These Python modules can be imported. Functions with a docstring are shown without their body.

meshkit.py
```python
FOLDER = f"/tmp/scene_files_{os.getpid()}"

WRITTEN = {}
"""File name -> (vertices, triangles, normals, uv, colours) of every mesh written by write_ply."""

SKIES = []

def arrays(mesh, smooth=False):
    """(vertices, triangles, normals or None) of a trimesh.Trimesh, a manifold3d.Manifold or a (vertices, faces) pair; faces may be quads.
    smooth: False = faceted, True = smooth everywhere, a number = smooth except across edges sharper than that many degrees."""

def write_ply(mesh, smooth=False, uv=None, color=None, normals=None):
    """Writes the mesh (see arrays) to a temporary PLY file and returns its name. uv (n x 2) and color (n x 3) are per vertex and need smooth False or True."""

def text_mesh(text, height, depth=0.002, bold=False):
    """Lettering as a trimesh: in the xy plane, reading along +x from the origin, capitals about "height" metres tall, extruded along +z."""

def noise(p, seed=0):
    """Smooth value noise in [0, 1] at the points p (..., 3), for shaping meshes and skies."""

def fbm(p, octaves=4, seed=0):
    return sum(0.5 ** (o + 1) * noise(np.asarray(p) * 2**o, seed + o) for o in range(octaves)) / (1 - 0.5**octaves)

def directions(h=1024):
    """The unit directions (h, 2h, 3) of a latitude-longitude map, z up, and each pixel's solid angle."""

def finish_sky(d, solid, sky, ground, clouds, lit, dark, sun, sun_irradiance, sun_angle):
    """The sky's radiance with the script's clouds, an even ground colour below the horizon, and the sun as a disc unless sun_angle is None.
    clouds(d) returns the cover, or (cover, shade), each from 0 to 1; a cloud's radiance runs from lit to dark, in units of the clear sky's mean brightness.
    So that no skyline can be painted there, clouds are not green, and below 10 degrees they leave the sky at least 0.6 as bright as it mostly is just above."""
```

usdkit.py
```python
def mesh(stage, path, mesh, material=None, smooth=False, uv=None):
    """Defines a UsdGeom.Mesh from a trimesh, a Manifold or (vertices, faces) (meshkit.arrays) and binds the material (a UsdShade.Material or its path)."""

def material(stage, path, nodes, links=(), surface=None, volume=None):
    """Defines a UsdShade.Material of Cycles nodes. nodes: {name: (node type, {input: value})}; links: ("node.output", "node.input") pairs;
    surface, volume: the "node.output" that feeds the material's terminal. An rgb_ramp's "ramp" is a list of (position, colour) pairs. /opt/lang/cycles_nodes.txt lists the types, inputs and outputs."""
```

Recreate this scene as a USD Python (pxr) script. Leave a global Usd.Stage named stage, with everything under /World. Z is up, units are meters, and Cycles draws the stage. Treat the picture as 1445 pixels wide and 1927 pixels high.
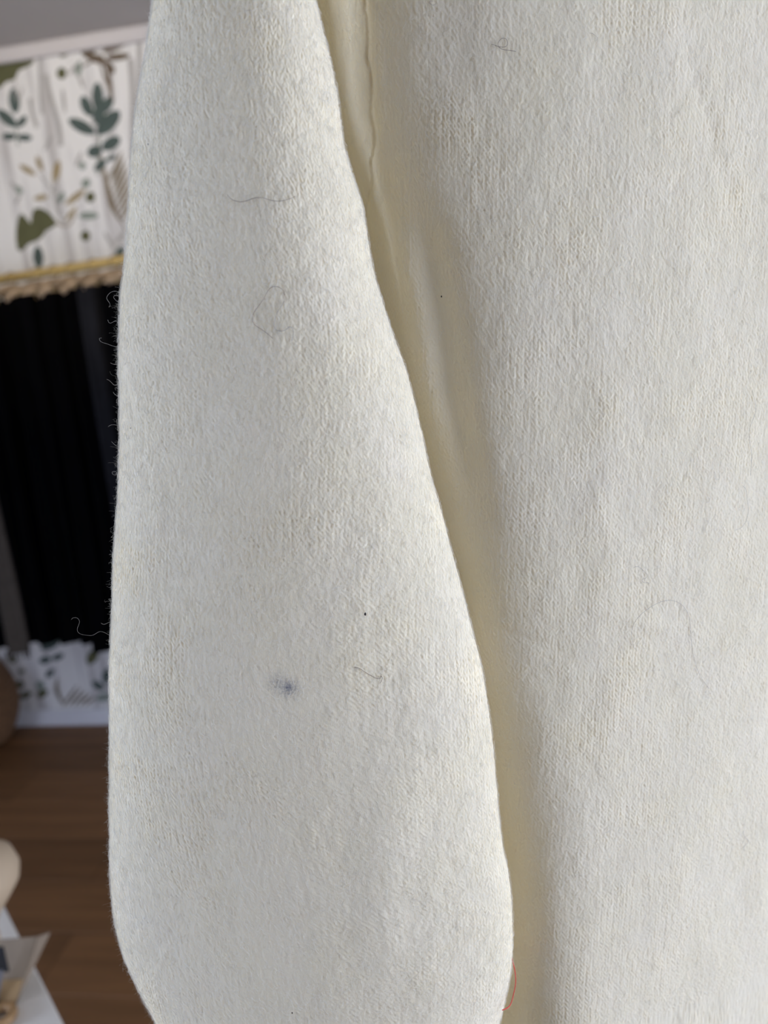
import math
import numpy as np
import trimesh
import usdkit
from meshkit import fbm, noise
from pxr import Gf, Sdf, Usd, UsdGeom, UsdLux, UsdShade, Vt

stage = Usd.Stage.CreateInMemory()
UsdGeom.SetStageUpAxis(stage, "Z")
UsdGeom.SetStageMetersPerUnit(stage, 1.0)
UsdGeom.Xform.Define(stage, "/World")
UsdGeom.Scope.Define(stage, "/World/Looks")

# ------------------------------------------------------------------ camera
FPX = 1455.0                                   # focal length in pixels of the 1445 x 1927 picture
PITCH, ROLL, YAW = 0.2210, 0.0940, 0.1532      # looking down, tipped, turned to the left
EYE = np.array([0.0, 0.0, 1.4276])
FOCUS, LENS_OPENING = 0.248, 0.0029


def rot_z(v, a):
    return np.array([v[0] * math.cos(a) - v[1] * math.sin(a), v[0] * math.sin(a) + v[1] * math.cos(a), v[2]])


_F = np.array([0, math.cos(PITCH), -math.sin(PITCH)])
_U = np.array([0, math.sin(PITCH), math.cos(PITCH)])
_R = np.array([1.0, 0, 0])
CF = rot_z(_F, YAW)
CR = rot_z(math.cos(ROLL) * _R - math.sin(ROLL) * _U, YAW)
CU = rot_z(math.sin(ROLL) * _R + math.cos(ROLL) * _U, YAW)

cam = UsdGeom.Camera.Define(stage, "/World/camera")
m = Gf.Matrix4d(1.0)
for i, row in enumerate((CR, CU, -CF, EYE)):
    m.SetRow(i, Gf.Vec4d(*map(float, row), 1.0 if i == 3 else 0.0))
cam.AddTransformOp().Set(m)
cam.CreateFocalLengthAttr(24.0)
cam.CreateHorizontalApertureAttr(24.0 * 1445.0 / FPX)
cam.CreateVerticalApertureAttr(24.0 * 1927.0 / FPX)
cam.CreateFocusDistanceAttr(FOCUS)
cam.CreateFStopAttr(0.024 / LENS_OPENING)
cam.CreateClippingRangeAttr(Gf.Vec2f(0.02, 100.0))
cam.CreateExposureAttr(0.0)

# ------------------------------------------------------------------ light
H = 2.488                                      # room height
WALL_Y, LEFT_X, RIGHT_X, REAR_Y = 2.6975, -2.7, 1.45, -1.3
SKY = (0.81, 0.96, 1.34)


def rect_light(name, at, towards, width, height, power, color):
    light = UsdLux.RectLight.Define(stage, "/World/" + name)
    light.CreateWidthAttr(width)
    light.CreateHeightAttr(height)
    light.CreateIntensityAttr(power)
    light.CreateColorAttr(Gf.Vec3f(*color))
    z = -np.asarray(towards, float)
    z /= np.linalg.norm(z)
    x = np.cross([0, 0, 1.0], z)
    x /= np.linalg.norm(x)
    y = np.cross(z, x)
    mm = Gf.Matrix4d(1.0)
    for i, row in enumerate((x, y, z, at)):
        mm.SetRow(i, Gf.Vec4d(*map(float, row), 1.0 if i == 3 else 0.0))
    light.AddTransformOp().Set(mm)
    return light


# daylight of two unseen side windows, placed to light the sweater's right and left
rect_light("unseen_window_light_right", (RIGHT_X + 0.10, 0.08, 1.02), (-1, 0, 0), 1.3, 1.74, 5.6, (0.84, 0.945, 1.235))
rect_light("unseen_window_light_left", (LEFT_X - 0.10, -0.65, 1.10), (1, 0, 0), 1.1, 1.6, 13.4, SKY)
# warm spot lamp out of view, placed to light the upper back wall
spot = UsdLux.SphereLight.Define(stage, "/World/unseen_ceiling_spot")
spot.CreateRadiusAttr(0.03)
spot.CreateIntensityAttr(1150.0)
spot.CreateColorAttr(Gf.Vec3f(1.0, 0.89, 0.72))
sp = UsdLux.ShapingAPI.Apply(spot.GetPrim())
sp.CreateShapingConeAngleAttr(30.0)
sp.CreateShapingConeSoftnessAttr(0.6)
SPOT_AT, SPOT_TO = np.array([-1.25, 1.15, 2.36]), np.array([-1.3, WALL_Y, 1.93])
_z = -(SPOT_TO - SPOT_AT) / np.linalg.norm(SPOT_TO - SPOT_AT)
_x = np.cross([0, 0, 1.0], _z); _x /= np.linalg.norm(_x)
mm = Gf.Matrix4d(1.0)
for i, row in enumerate((_x, np.cross(_z, _x), _z, SPOT_AT)):
    mm.SetRow(i, Gf.Vec4d(*map(float, row), 1.0 if i == 3 else 0.0))
spot.AddTransformOp().Set(mm)
dome = UsdLux.DomeLight.Define(stage, "/World/sky")
dome.CreateIntensityAttr(0.15)
dome.CreateColorAttr(Gf.Vec3f(*SKY))

# ------------------------------------------------------------------ helpers
used = {}


def numbered(parent, name):
    key = (parent, name)
    used[key] = used.get(key, -1) + 1
    return f"{parent}/{name}" + (f"_{used[key]:03d}" if used[key] else "")


def tag(prim, label=None, category=None, group=None, kind=None):
    prim = prim.GetPrim() if hasattr(prim, "GetPrim") else prim
    for k, v in (("label", label), ("category", category), ("group", group), ("kind", kind)):
        if v:
            prim.SetCustomDataByKey(k, v)
    return prim


def thing(name, label=None, category=None, at=(0, 0, 0), rz=0.0, group=None, kind=None):
    x = UsdGeom.Xform.Define(stage, numbered("/World", name))
    x.AddTranslateOp().Set(Gf.Vec3d(*map(float, at)))
    if rz:
        x.AddRotateZOp().Set(float(math.degrees(rz)))
    tag(x, label, category, group, kind)
    return x


def path_of(p):
    return "/World" if p is None else str(p.GetPath() if hasattr(p, "GetPath") else p.GetPrim().GetPath())


def part(parent, name, mesh, material, smooth=30, uv=None):
    return usdkit.mesh(stage, numbered(path_of(parent), name), mesh, LOOKS[material], smooth, uv)


def box(size, at=(0, 0, 0), bevel=0.0):
    b = trimesh.creation.box(size)
    if bevel:
        s = np.asarray(size) - 2 * bevel
        pts = []
        for sx in (-1, 1):
            for sy in (-1, 1):
                for sz in (-1, 1):
                    c = np.array([sx, sy, sz]) * s / 2
                    pts += [c + [sx * bevel, 0, 0], c + [0, sy * bevel, 0], c + [0, 0, sz * bevel]]
        b = trimesh.convex.convex_hull(np.array(pts))
    b.apply_translation(at)
    return b


def join(*ms):
    return trimesh.util.concatenate(list(ms))


def lathe(profile, sections=40):
    return trimesh.creation.revolve(np.asarray(profile, float), sections=sections)


def tube(points, radius, sides=8, closed_ends=True):
    p = np.asarray(points, float)
    r = np.broadcast_to(np.asarray(radius, float), (len(p),))
    t = np.gradient(p, axis=0)
    t /= np.linalg.norm(t, axis=1, keepdims=True) + 1e-12
    a = np.cross(t[0], [0, 0, 1.0] if abs(t[0][2]) < 0.9 else [1.0, 0, 0])
    a /= np.linalg.norm(a)
    rings = []
    ang = np.arange(sides) * 2 * np.pi / sides
    for k in range(len(p)):
        a = a - t[k] * (a @ t[k])
        a /= np.linalg.norm(a) + 1e-12
        b = np.cross(t[k], a)
        rings.append(p[k] + r[k] * (np.cos(ang)[:, None] * a + np.sin(ang)[:, None] * b))
    v = np.vstack(rings + [p[:1], p[-1:]])
    n = len(p)
    i, j = np.meshgrid(np.arange(n - 1), np.arange(sides), indexing="ij")
    q = np.stack([i * sides + j, i * sides + (j + 1) % sides, (i + 1) * sides + (j + 1) % sides, (i + 1) * sides + j], -1).reshape(-1, 4)
    f = [q[:, [0, 1, 2]], q[:, [0, 2, 3]]]
    jj = np.arange(sides)
    f.append(np.stack([np.full(sides, n * sides), (jj + 1) % sides, jj], 1))
    f.append(np.stack([np.full(sides, n * sides + 1), (n - 1) * sides + jj, (n - 1) * sides + (jj + 1) % sides], 1))
    return trimesh.Trimesh(v, np.vstack(f), process=False)


def smooth_path(pts, n):
    """A smooth curve through the points."""
    from scipy.interpolate import CubicSpline
    pts = np.asarray(pts, float)
    d = np.r_[0, np.cumsum(np.linalg.norm(np.diff(pts, axis=0), axis=1))]
    return CubicSpline(d, pts)(np.linspace(0, d[-1], n))


def ray(px, py):
    px, py = np.asarray(px, float)[..., None], np.asarray(py, float)[..., None]
    return CF + (px - 722.5) / FPX * CR - (py - 963.5) / FPX * CU


def on_plane(px, py, axis, value):
    """Where the line of sight of a picture point meets the world plane axis = value."""
    d = ray(px, py)
    return EYE + d * ((value - EYE[axis]) / d[..., axis])[..., None]


def lin(c):
    c = np.asarray(c, float) / 255.0
    return tuple(np.where(c < 0.04045, c / 12.92, ((c + 0.055) / 1.055) ** 2.4))


# ------------------------------------------------------------------ materials
LOOKS = {}


def look(name, nodes, links=(), surface=None, volume=None):
    LOOKS[name] = usdkit.material(stage, "/World/Looks/" + name, nodes, links, surface, volume)


def plain(name, color, rough=0.6, metallic=0.0, var=0.08, scale=12.0, bump=0.0, bump_scale=120.0, sheen=0.0, spec=0.4):
    c = np.asarray(color, float)
    nodes = {
        "tc": ("texture_coordinate", {}),
        "n": ("noise_texture", {"scale": scale, "detail": 4.0}),
        "r": ("rgb_ramp", {"ramp": [(0.3, tuple(c * (1 - var))), (0.7, tuple(np.minimum(c * (1 + var), 1)))]}),
        "p": ("principled_bsdf", {"roughness": rough, "metallic": metallic, "sheen_weight": sheen, "specular_ior_level": spec}),
    }
    links = [("tc.object", "n.vector"), ("n.fac", "r.fac"), ("r.color", "p.base_color")]
    if bump:
        nodes["n2"] = ("noise_texture", {"scale": bump_scale, "detail": 3.0})
        nodes["b"] = ("bump", {"strength": 0.6, "distance": bump})
        links += [("tc.object", "n2.vector"), ("n2.fac", "b.height"), ("b.normal", "p.normal")]
    look(name, nodes, links, "p.BSDF")


WOOL = (0.912, 0.818, 0.602)


def wool(name, stain_at=None, stain_2=None):
    """Brushed cream wool. The knit is real relief; this adds the nap of the fibres, faint tone clouds, and the one grey stain."""
    nodes = {
        "uv": ("uvmap", {"attribute": "st"}),
        "mp": ("mapping", {"scale": (1.0, 0.45, 1.0)}),
        "fib": ("noise_texture", {"scale": 2600.0, "detail": 3.0, "roughness": 0.65, "distortion": 0.6}),
        "geo": ("geometry", {}),
        "cl": ("noise_texture", {"scale": 38.0, "detail": 4.0, "roughness": 0.6}),
        "ramp": ("rgb_ramp", {"ramp": [(0.25, (WOOL[0] * 0.985, WOOL[1] * 0.98, WOOL[2] * 0.95)), (0.75, (WOOL[0] * 1.01, WOOL[1] * 1.012, WOOL[2] * 1.04))]}),
        "b": ("bump", {"strength": 0.55, "distance": 0.00022}),
        "p": ("principled_bsdf", {"roughness": 0.95, "specular_ior_level": 0.12, "sheen_weight": 0.12, "sheen_roughness": 0.6, "subsurface_weight": 0.6,
                                  "subsurface_method": "burley", "subsurface_scale": 0.0016, "subsurface_radius": (1.0, 0.72, 0.4)}),
    }
    links = [("uv.UV", "mp.vector"), ("mp.vector", "fib.vector"), ("geo.position", "cl.vector"), ("cl.fac", "ramp.fac"),
             ("fib.fac", "b.height"), ("b.normal", "p.normal")]
    if stain_at is None:
        links.append(("ramp.color", "p.base_color"))
    else:
        nodes |= {
            "sn": ("noise_texture", {"scale": 1400.0, "detail": 4.0, "roughness": 0.7}),
            "d": ("vector_math", {"math_type": "distance", "vector2": tuple(stain_at)}),
            "mr": ("map_range", {"from_min": 0.0, "from_max": 0.0055, "to_min": 1.0, "to_max": 0.0, "clamp": True}),
            "am": ("math", {"math_type": "multiply_add", "value2": 2.4, "value3": -1.25}),
            "ad": ("math", {"math_type": "add"}),
            "mu": ("math", {"math_type": "multiply", "use_clamp": True}),
            "d2": ("vector_math", {"math_type": "distance", "vector2": tuple(stain_2)}),
            "mr2": ("map_range", {"from_min": 0.0, "from_max": 0.0062, "to_min": 0.72, "to_max": 0.0, "clamp": True}),
            "mx": ("math", {"math_type": "maximum"}),
            "mix": ("mix", {"color2": (0.21, 0.21, 0.235)}),
        }
        links += [("geo.position", "d.vector1"), ("d.value", "mr.value"), ("geo.position", "sn.vector"), ("sn.fac", "am.value1"),
                  ("am.value", "ad.value1"), ("mx.value", "ad.value2"), ("ad.value", "mu.value1"), ("mx.value", "mu.value2"), ("geo.position", "d2.vector1"), ("d2.value", "mr2.value"), ("mr.result", "mx.value1"), ("mr2.result", "mx.value2"),
                  ("mu.value", "mix.fac"), ("ramp.color", "mix.color1"), ("mix.color", "p.base_color")]
    look(name, nodes, links, "p.BSDF")


plain("ceiling_paint", (0.50, 0.465, 0.43), 0.9, var=0.01)
plain("white_paint", (0.76, 0.755, 0.76), 0.5, var=0.02)
plain("trim_paint", (0.62, 0.58, 0.555), 0.6, var=0.02)
plain("wall_paint", (0.66, 0.65, 0.63), 0.9, var=0.02)
plain("added_wall_dark", (0.14, 0.14, 0.145), 0.9, var=0.02)  # added dark tone for the unseen rear wall, soaks up frontal light
plain("brass", (0.54, 0.38, 0.135), 0.5, 0.3, var=0.25, scale=90.0, bump=0.001, bump_scale=220.0)
plain("hanger_wood", (0.34, 0.245, 0.155), 0.5, var=0.45, scale=38.0)
plain("bronze", (0.30, 0.22, 0.12), 0.5, 0.6)
plain("steel", (0.7, 0.7, 0.7), 0.3, 1.0)
plain("black_metal", (0.03, 0.03, 0.03), 0.5)
plain("black_cloth", (0.0010, 0.0010, 0.0013), 1.0, var=0.3, spec=0.05)
plain("charcoal_cloth", (0.013, 0.013, 0.015), 1.0, var=0.2, spec=0.05)
plain("taupe_knit", (0.056, 0.045, 0.034), 1.0, var=0.35, scale=160.0, bump=0.003, bump_scale=260.0)
plain("wicker", (0.20, 0.105, 0.048), 0.7, var=0.35, scale=70.0)
plain("table_white", (0.90, 0.85, 0.74), 0.5, var=0.01)
plain("kraft_paper", (0.30, 0.232, 0.16), 0.95, var=0.06, scale=30.0)
plain("kraft_band", (0.40, 0.262, 0.125), 0.95, var=0.06, scale=30.0)
plain("cream_ceramic", (0.62, 0.47, 0.30), 0.7, var=0.03)
plain("ring_wood", (0.42, 0.25, 0.11), 0.5, var=0.25, scale=60.0)
plain("black_card", (0.012, 0.012, 0.014), 0.5)
plain("blue_card", (0.16, 0.15, 0.15), 0.7)
plain("leaf_blue_green", lin((80, 92, 86)), 0.9, var=0.12, scale=20.0)
plain("leaf_olive", lin((92, 92, 62)), 0.9, var=0.12, scale=20.0)
plain("leaf_gold", lin((158, 140, 104)), 0.9, var=0.15, scale=20.0)
plain("leaf_tan", lin((158, 146, 128)), 0.9, var=0.12, scale=20.0)
plain("leaf_feather", lin((126, 112, 88)), 0.9, var=0.12, scale=20.0)
plain("leaf_brown", lin((108, 94, 78)), 0.9, var=0.15, scale=20.0)
plain("leaf_grey", lin((172, 168, 162)), 0.9, var=0.08, scale=20.0)
plain("leaf_sage", lin((138, 146, 134)), 0.9, var=0.1, scale=20.0)
plain("hair_dark", (0.16, 0.09, 0.075), 0.5)
plain("hair_red", (0.70, 0.055, 0.045), 0.6)
plain("hair_grey", (0.34, 0.31, 0.30), 0.5)
plain("speck_brown", (0.020, 0.014, 0.008), 0.6)
plain("lint_grey", (0.17, 0.17, 0.22), 0.8)
look("fuzz", {"p": ("principled_bsdf", {"base_color": (0.88, 0.85, 0.76), "roughness": 0.8, "specular_ior_level": 0.1, "subsurface_weight": 0.0})}, [], "p.BSDF")
# wallpaper: off-white paper with upright grey brush streaks
look("wallpaper", {
    "tc": ("texture_coordinate", {}),
    "mp": ("mapping", {"scale": (26.0, 1.0, 1.9)}),
    "n": ("noise_texture", {"scale": 1.0, "detail": 4.0, "roughness": 0.55}),
    "r": ("rgb_ramp", {"ramp": [(0.34, (0.52, 0.49, 0.46)), (0.44, (0.66, 0.64, 0.61)), (0.52, (0.79, 0.77, 0.725)), (1.0, (0.84, 0.82, 0.77))]}),
    "p": ("principled_bsdf", {"roughness": 0.9, "specular_ior_level": 0.2})},
    [("tc.object", "mp.vector"), ("mp.vector", "n.vector"), ("n.fac", "r.fac"), ("r.color", "p.base_color")], "p.BSDF")
for k, (tone, phase) in enumerate(((1.0, 0.0), (0.86, 3.1), (1.14, 7.7))):
    c = np.array((0.200, 0.094, 0.036)) * tone
    look(f"floor_wood_{k}", {
        "tc": ("texture_coordinate", {}),
        "mp": ("mapping", {"scale": (1.6, 26.0, 8.0), "location": (phase, phase, 0)}),
        "n": ("noise_texture", {"scale": 1.0, "detail": 5.0, "distortion": 0.7}),
        "r": ("rgb_ramp", {"ramp": [(0.3, tuple(c * 0.78)), (0.7, tuple(c * 1.18))]}),
        "p": ("principled_bsdf", {"roughness": 0.5, "specular_ior_level": 0.25})},
        [("tc.object", "mp.vector"), ("mp.vector", "n.vector"), ("n.fac", "r.fac"), ("r.color", "p.base_color")], "p.BSDF")

# ------------------------------------------------------------------ the sweater's frame of reference
# It hangs a quarter of a metre in front of the lens: s runs to the right, t up, h out towards the camera (metres).
THETA = 0.192
DIST = 0.25
SO = EYE + DIST * CF
SU = CU * math.cos(THETA) - CF * math.sin(THETA)
SN = -CF * math.cos(THETA) - CU * math.sin(THETA)
STITCH, ROW = 0.00250, 0.00195


def sw(s, t, h):
    s, t, h = np.broadcast_arrays(s, t, h)
    return SO + s[..., None] * CR + t[..., None] * SU + h[..., None] * SN


def depth(t, h):
    return DIST - t * math.sin(THETA) - h * math.cos(THETA)


def row_of(t, h=0.0):
    return 963.5 - FPX * (t * math.cos(THETA) - h * math.sin(THETA)) / depth(t, h)


def t_of(py, h=0.0):
    k = (963.5 - py) / FPX
    return (k * (DIST - h * math.cos(THETA)) + h * math.sin(THETA)) / (math.cos(THETA) + k * math.sin(THETA))


def s_of(px, t, h):
    return (px - 722.5) * depth(t, h) / FPX


def curve(pairs):
    """A smooth function through (x, y) pairs, level beyond its ends."""
    from scipy.interpolate import PchipInterpolator
    p = np.array(sorted(pairs), float)
    f = PchipInterpolator(p[:, 0], p[:, 1])
    return lambda x: f(np.clip(x, p[0, 0], p[-1, 0]))


def knit(U, V, seed, felt=0.0):
    """Height of brushed stocking stitch, 0 to 1: columns of V-shaped stitches, uneven and felted. U, V in metres along the cloth."""
    P = np.stack([U, V, np.full_like(U, seed * 7.3)], -1)
    wob = noise(P * np.array([260, 220, 1]), 11 + seed) - 0.5
    wob2 = noise(P * np.array([330, 300, 1]) + 50, 12 + seed) - 0.5
    wide = noise(P * np.array([60, 22, 1]) + 9, 13 + seed) - 0.5
    u = U / STITCH + 0.42 * wob + 0.5 * wide
    v = V / ROW + 0.75 * wob2 + 1.1 * (noise(np.stack([np.floor(u), V * 0 + 3.3, V * 0], -1) * 1.7, 5) - 0.5)
    a = np.abs(u - np.floor(u) - 0.5) * 2
    f = v - 1.25 * a
    f = f - np.floor(f)
    across = np.sin(np.pi * np.clip(0.06 + 0.88 * a, 0, 1)) ** 0.8
    along = np.abs(np.sin(np.pi * f)) ** 0.8
    h = (0.34 + 0.66 * across) * (0.26 + 0.74 * along) - 0.20 * a ** 3 + 0.06
    clear = np.clip(0.62 - 0.34 * felt + (1.5 - 0.5 * felt) * (noise(P * np.array([70, 60, 1]) + 31, 21 + seed) - 0.5) + 0.7 * (noise(P * np.array([260, 200, 1]) + 77, 22 + seed) - 0.5), 0.22, 1.15)
    leg = np.stack([U * 2000, (v - 1.25 * a) * ROW * 900, np.floor(u * 2) * 3.7], -1)
    nap = fbm(leg, 3, 40 + seed) - 0.5
    grain = fbm(P * np.array([2300, 1500, 1]) + 17, 2, 80 + seed) - 0.5
    return h * clear + (0.95 - 0.35 * felt) * nap + (0.25 + 0.75 * felt) * grain + 0.55 * (fbm(P * np.array([420, 300, 1]), 2, 60 + seed) - 0.5)


def grid_faces(nr, nc, close=False):
    i, j = np.meshgrid(np.arange(nr - 1), np.arange(nc if close else nc - 1), indexing="ij")
    k = (j + 1) % nc
    q = np.stack([i * nc + j, (i + 1) * nc + j, (i + 1) * nc + k, i * nc + k], -1).reshape(-1, 4)
    return np.vstack([q[:, [0, 1, 2]], q[:, [0, 2, 3]]])


def normals_of(P, close=False):
    """Smooth normals of a grid of points (rows, columns, 3)."""
    du = (np.roll(P, -1, 1) - np.roll(P, 1, 1)) if close else np.gradient(P, axis=1)
    n = np.cross(du, np.gradient(P, axis=0))
    return n / (np.linalg.norm(n, axis=-1, keepdims=True) + 1e-15)


STEP = 0.00039
T_TOP, T_BOT = float(t_of(-60.0)), float(t_of(1990.0))
t_dense = np.arange(T_BOT, T_TOP, STEP)

# --- outline of the sleeve as the photograph shows it: picture rows against picture columns
SL = curve([(-60, 300), (0, 290), (100, 275), (200, 258), (300, 248), (400, 242), (500, 235), (560, 228), (700, 225), (830, 227), (900, 225), (1000, 218), (1100, 214), (1200, 210),
            (1300, 208), (1500, 208), (1600, 208), (1700, 213), (1780, 229), (1840, 254), (1880, 275), (1927, 301), (1990, 338)])
SR = curve([(-60, 572), (0, 594), (50, 606), (100, 618), (173, 633), (270, 647), (342, 668), (388, 682), (450, 692), (500, 701), (600, 730), (700, 765), (800, 790), (900, 813), (1000, 840),
            (1100, 867), (1200, 892), (1300, 914), (1400, 927), (1480, 934), (1530, 938), (1590, 946), (1650, 958), (1720, 963), (1780, 964), (1830, 960), (1880, 950), (1927, 939), (1990, 915)])
RIDGE = curve([(-60, 486), (0, 484), (200, 486), (400, 500), (600, 525), (800, 530), (1000, 520), (1200, 505), (1500, 540), (1700, 590), (1927, 600), (1990, 600)])
SLEEVE_EDGE_H = 0.004


def build_sleeve_rows():
    t = np.r_[np.linspace(-0.300, T_BOT, 30)[:-1], t_dense, np.linspace(T_TOP, 0.395, 40)[1:]]
    he = SLEEVE_EDGE_H + 0.0 * t
    py = row_of(t, he)
    inside = (t >= T_BOT) & (t <= T_TOP)
    sl, sr, sm = (s_of(c(py), t, he) for c in (SL, SR, RIDGE))
    k0, k1 = np.flatnonzero(inside)[[0, -1]]
    for a, lo, hi in ((sl, (-0.300, -0.036), (0.395, 0.030)), (sr, (-0.300, 0.022), (0.395, 0.085)), (sm, (-0.300, -0.006), (0.395, 0.060))):
        cs = curve([(lo[0], lo[1]), (-0.250, lo[1]), (-0.236, lo[1] * 0.9 + a[k0] * 0.1), (t[k0], a[k0]), (t[k0 + 40], a[k0 + 40]), (t[k1 - 40], a[k1 - 40]), (t[k1], a[k1]), (0.26, 0.5 * (a[k1] + hi[1])), (hi[0], hi[1])])
        a[~inside] = cs(t[~inside])
    bulge = curve([(-0.300, 0.014), (-0.25, 0.015), (-0.20, 0.021), (-0.10, 0.024), (0.0, 0.023), (0.08, 0.019), (0.15, 0.014), (0.26, 0.014), (0.395, 0.012)])(t)
    he = np.where(t > T_TOP, SLEEVE_EDGE_H - 0.035 * np.clip((t - T_TOP) / 0.2, 0, 1), he)
    return t, sl, sr, sm, bulge, he


def cloth_wave(S, T, seed, amp):
    """Slow unevenness of the hanging cloth."""
    P = np.stack([S * 26, T * 9, np.full_like(S, seed)], -1)
    Q = np.stack([S * 70, T * 38, np.full_like(S, seed + 3)], -1)
    return amp * (fbm(P, 3, seed) - 0.5) * 2 + 0.28 * amp * (fbm(Q, 2, seed + 5) - 0.5) * 2


KNIT_DEPTH = 0.00043


def make_sleeve():
    t, sl, sr, sm, bulge, he = build_sleeve_rows()
    front = np.linspace(0, np.pi, 390)                 # from the right edge over the front to the left edge
    back = np.linspace(np.pi, 2 * np.pi, 40)[1:-1]
    phi = np.r_[front, back]
    C, S = np.cos(phi)[None, :], np.sin(phi)[None, :]
    half = np.where(C > 0, (sr - sm)[:, None], (sm - sl)[:, None])
    s = sm[:, None] + np.sign(C) * np.abs(C) ** 1.0 * half
    xi = np.abs(C)
    prof = np.where(S > 0, (1 - xi ** 2.0 + 1e-9) ** 0.62, -0.75 * np.abs(S) ** 0.8)
    h = he[:, None] + bulge[:, None] * prof
    T = np.broadcast_to(t[:, None], s.shape)
    wave = cloth_wave(s, T, 3, 0.0011)
    h = h + np.clip(S, 0, 1) ** 0.7 * wave
    P = sw(s, T, h)
    N = -normals_of(P, True)
    if (N[len(t) // 2, 200] @ SN) < 0:
        N = -N
    arc = np.cumsum(np.r_[0, np.linalg.norm(np.diff(P[len(t) // 2], axis=0), axis=1)])
    mid = np.argmin(np.abs(phi - np.pi / 2))
    d = np.linalg.norm(np.diff(P, axis=1), axis=2)
    A = np.concatenate([np.zeros((len(t), 1)), np.cumsum(d, 1)], 1)
    A = A - A[:, mid:mid + 1]                            # arc length round the sleeve from its crest
    lean = 0.25 * (sm - sm[len(t) // 2])[:, None]
    U, V = -A + lean + 0.5, T + 0.6
    K = np.zeros_like(U)
    nf = len(front)
    K[:, :nf] = knit(U[:, :nf], V[:, :nf], 1, np.clip(0.70 + 1.3 * t[:, None] / 0.2, 0.40, 1.0))
    K[:, nf:] = 0.5
    edge = np.clip(np.minimum(t - t[0], 0.02) / 0.02, 0, 1)[:, None]
    P = P + N * (KNIT_DEPTH * (K - 0.4) * edge)[..., None]
    return P, N, U, V, t, nf


def shown(P, margin=60):
    d = P - EYE
    z = d @ CF
    px, py = 722.5 + FPX * (d @ CR) / z, 963.5 - FPX * (d @ CU) / z
    return px, py, (px > -margin) & (px < 1445 + margin) & (py > -margin) & (py < 1927 + margin)


# --- the body of the sweater beside and behind the sleeve
TURN = curve([(-60, 772), (0, 776), (150, 788), (300, 814), (450, 856), (600, 884), (750, 905), (900, 935), (1050, 960), (1200, 985), (1350, 1005), (1500, 1025), (1650, 1042), (1800, 1050), (1990, 1050)])
SEAM = curve([(-60, 686), (0, 689), (60, 693), (120, 698), (180, 701), (240, 704), (300, 702), (350, 694), (400, 686), (500, 676), (700, 660), (1000, 650)])
BODY_RIGHT = 0.50


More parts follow.
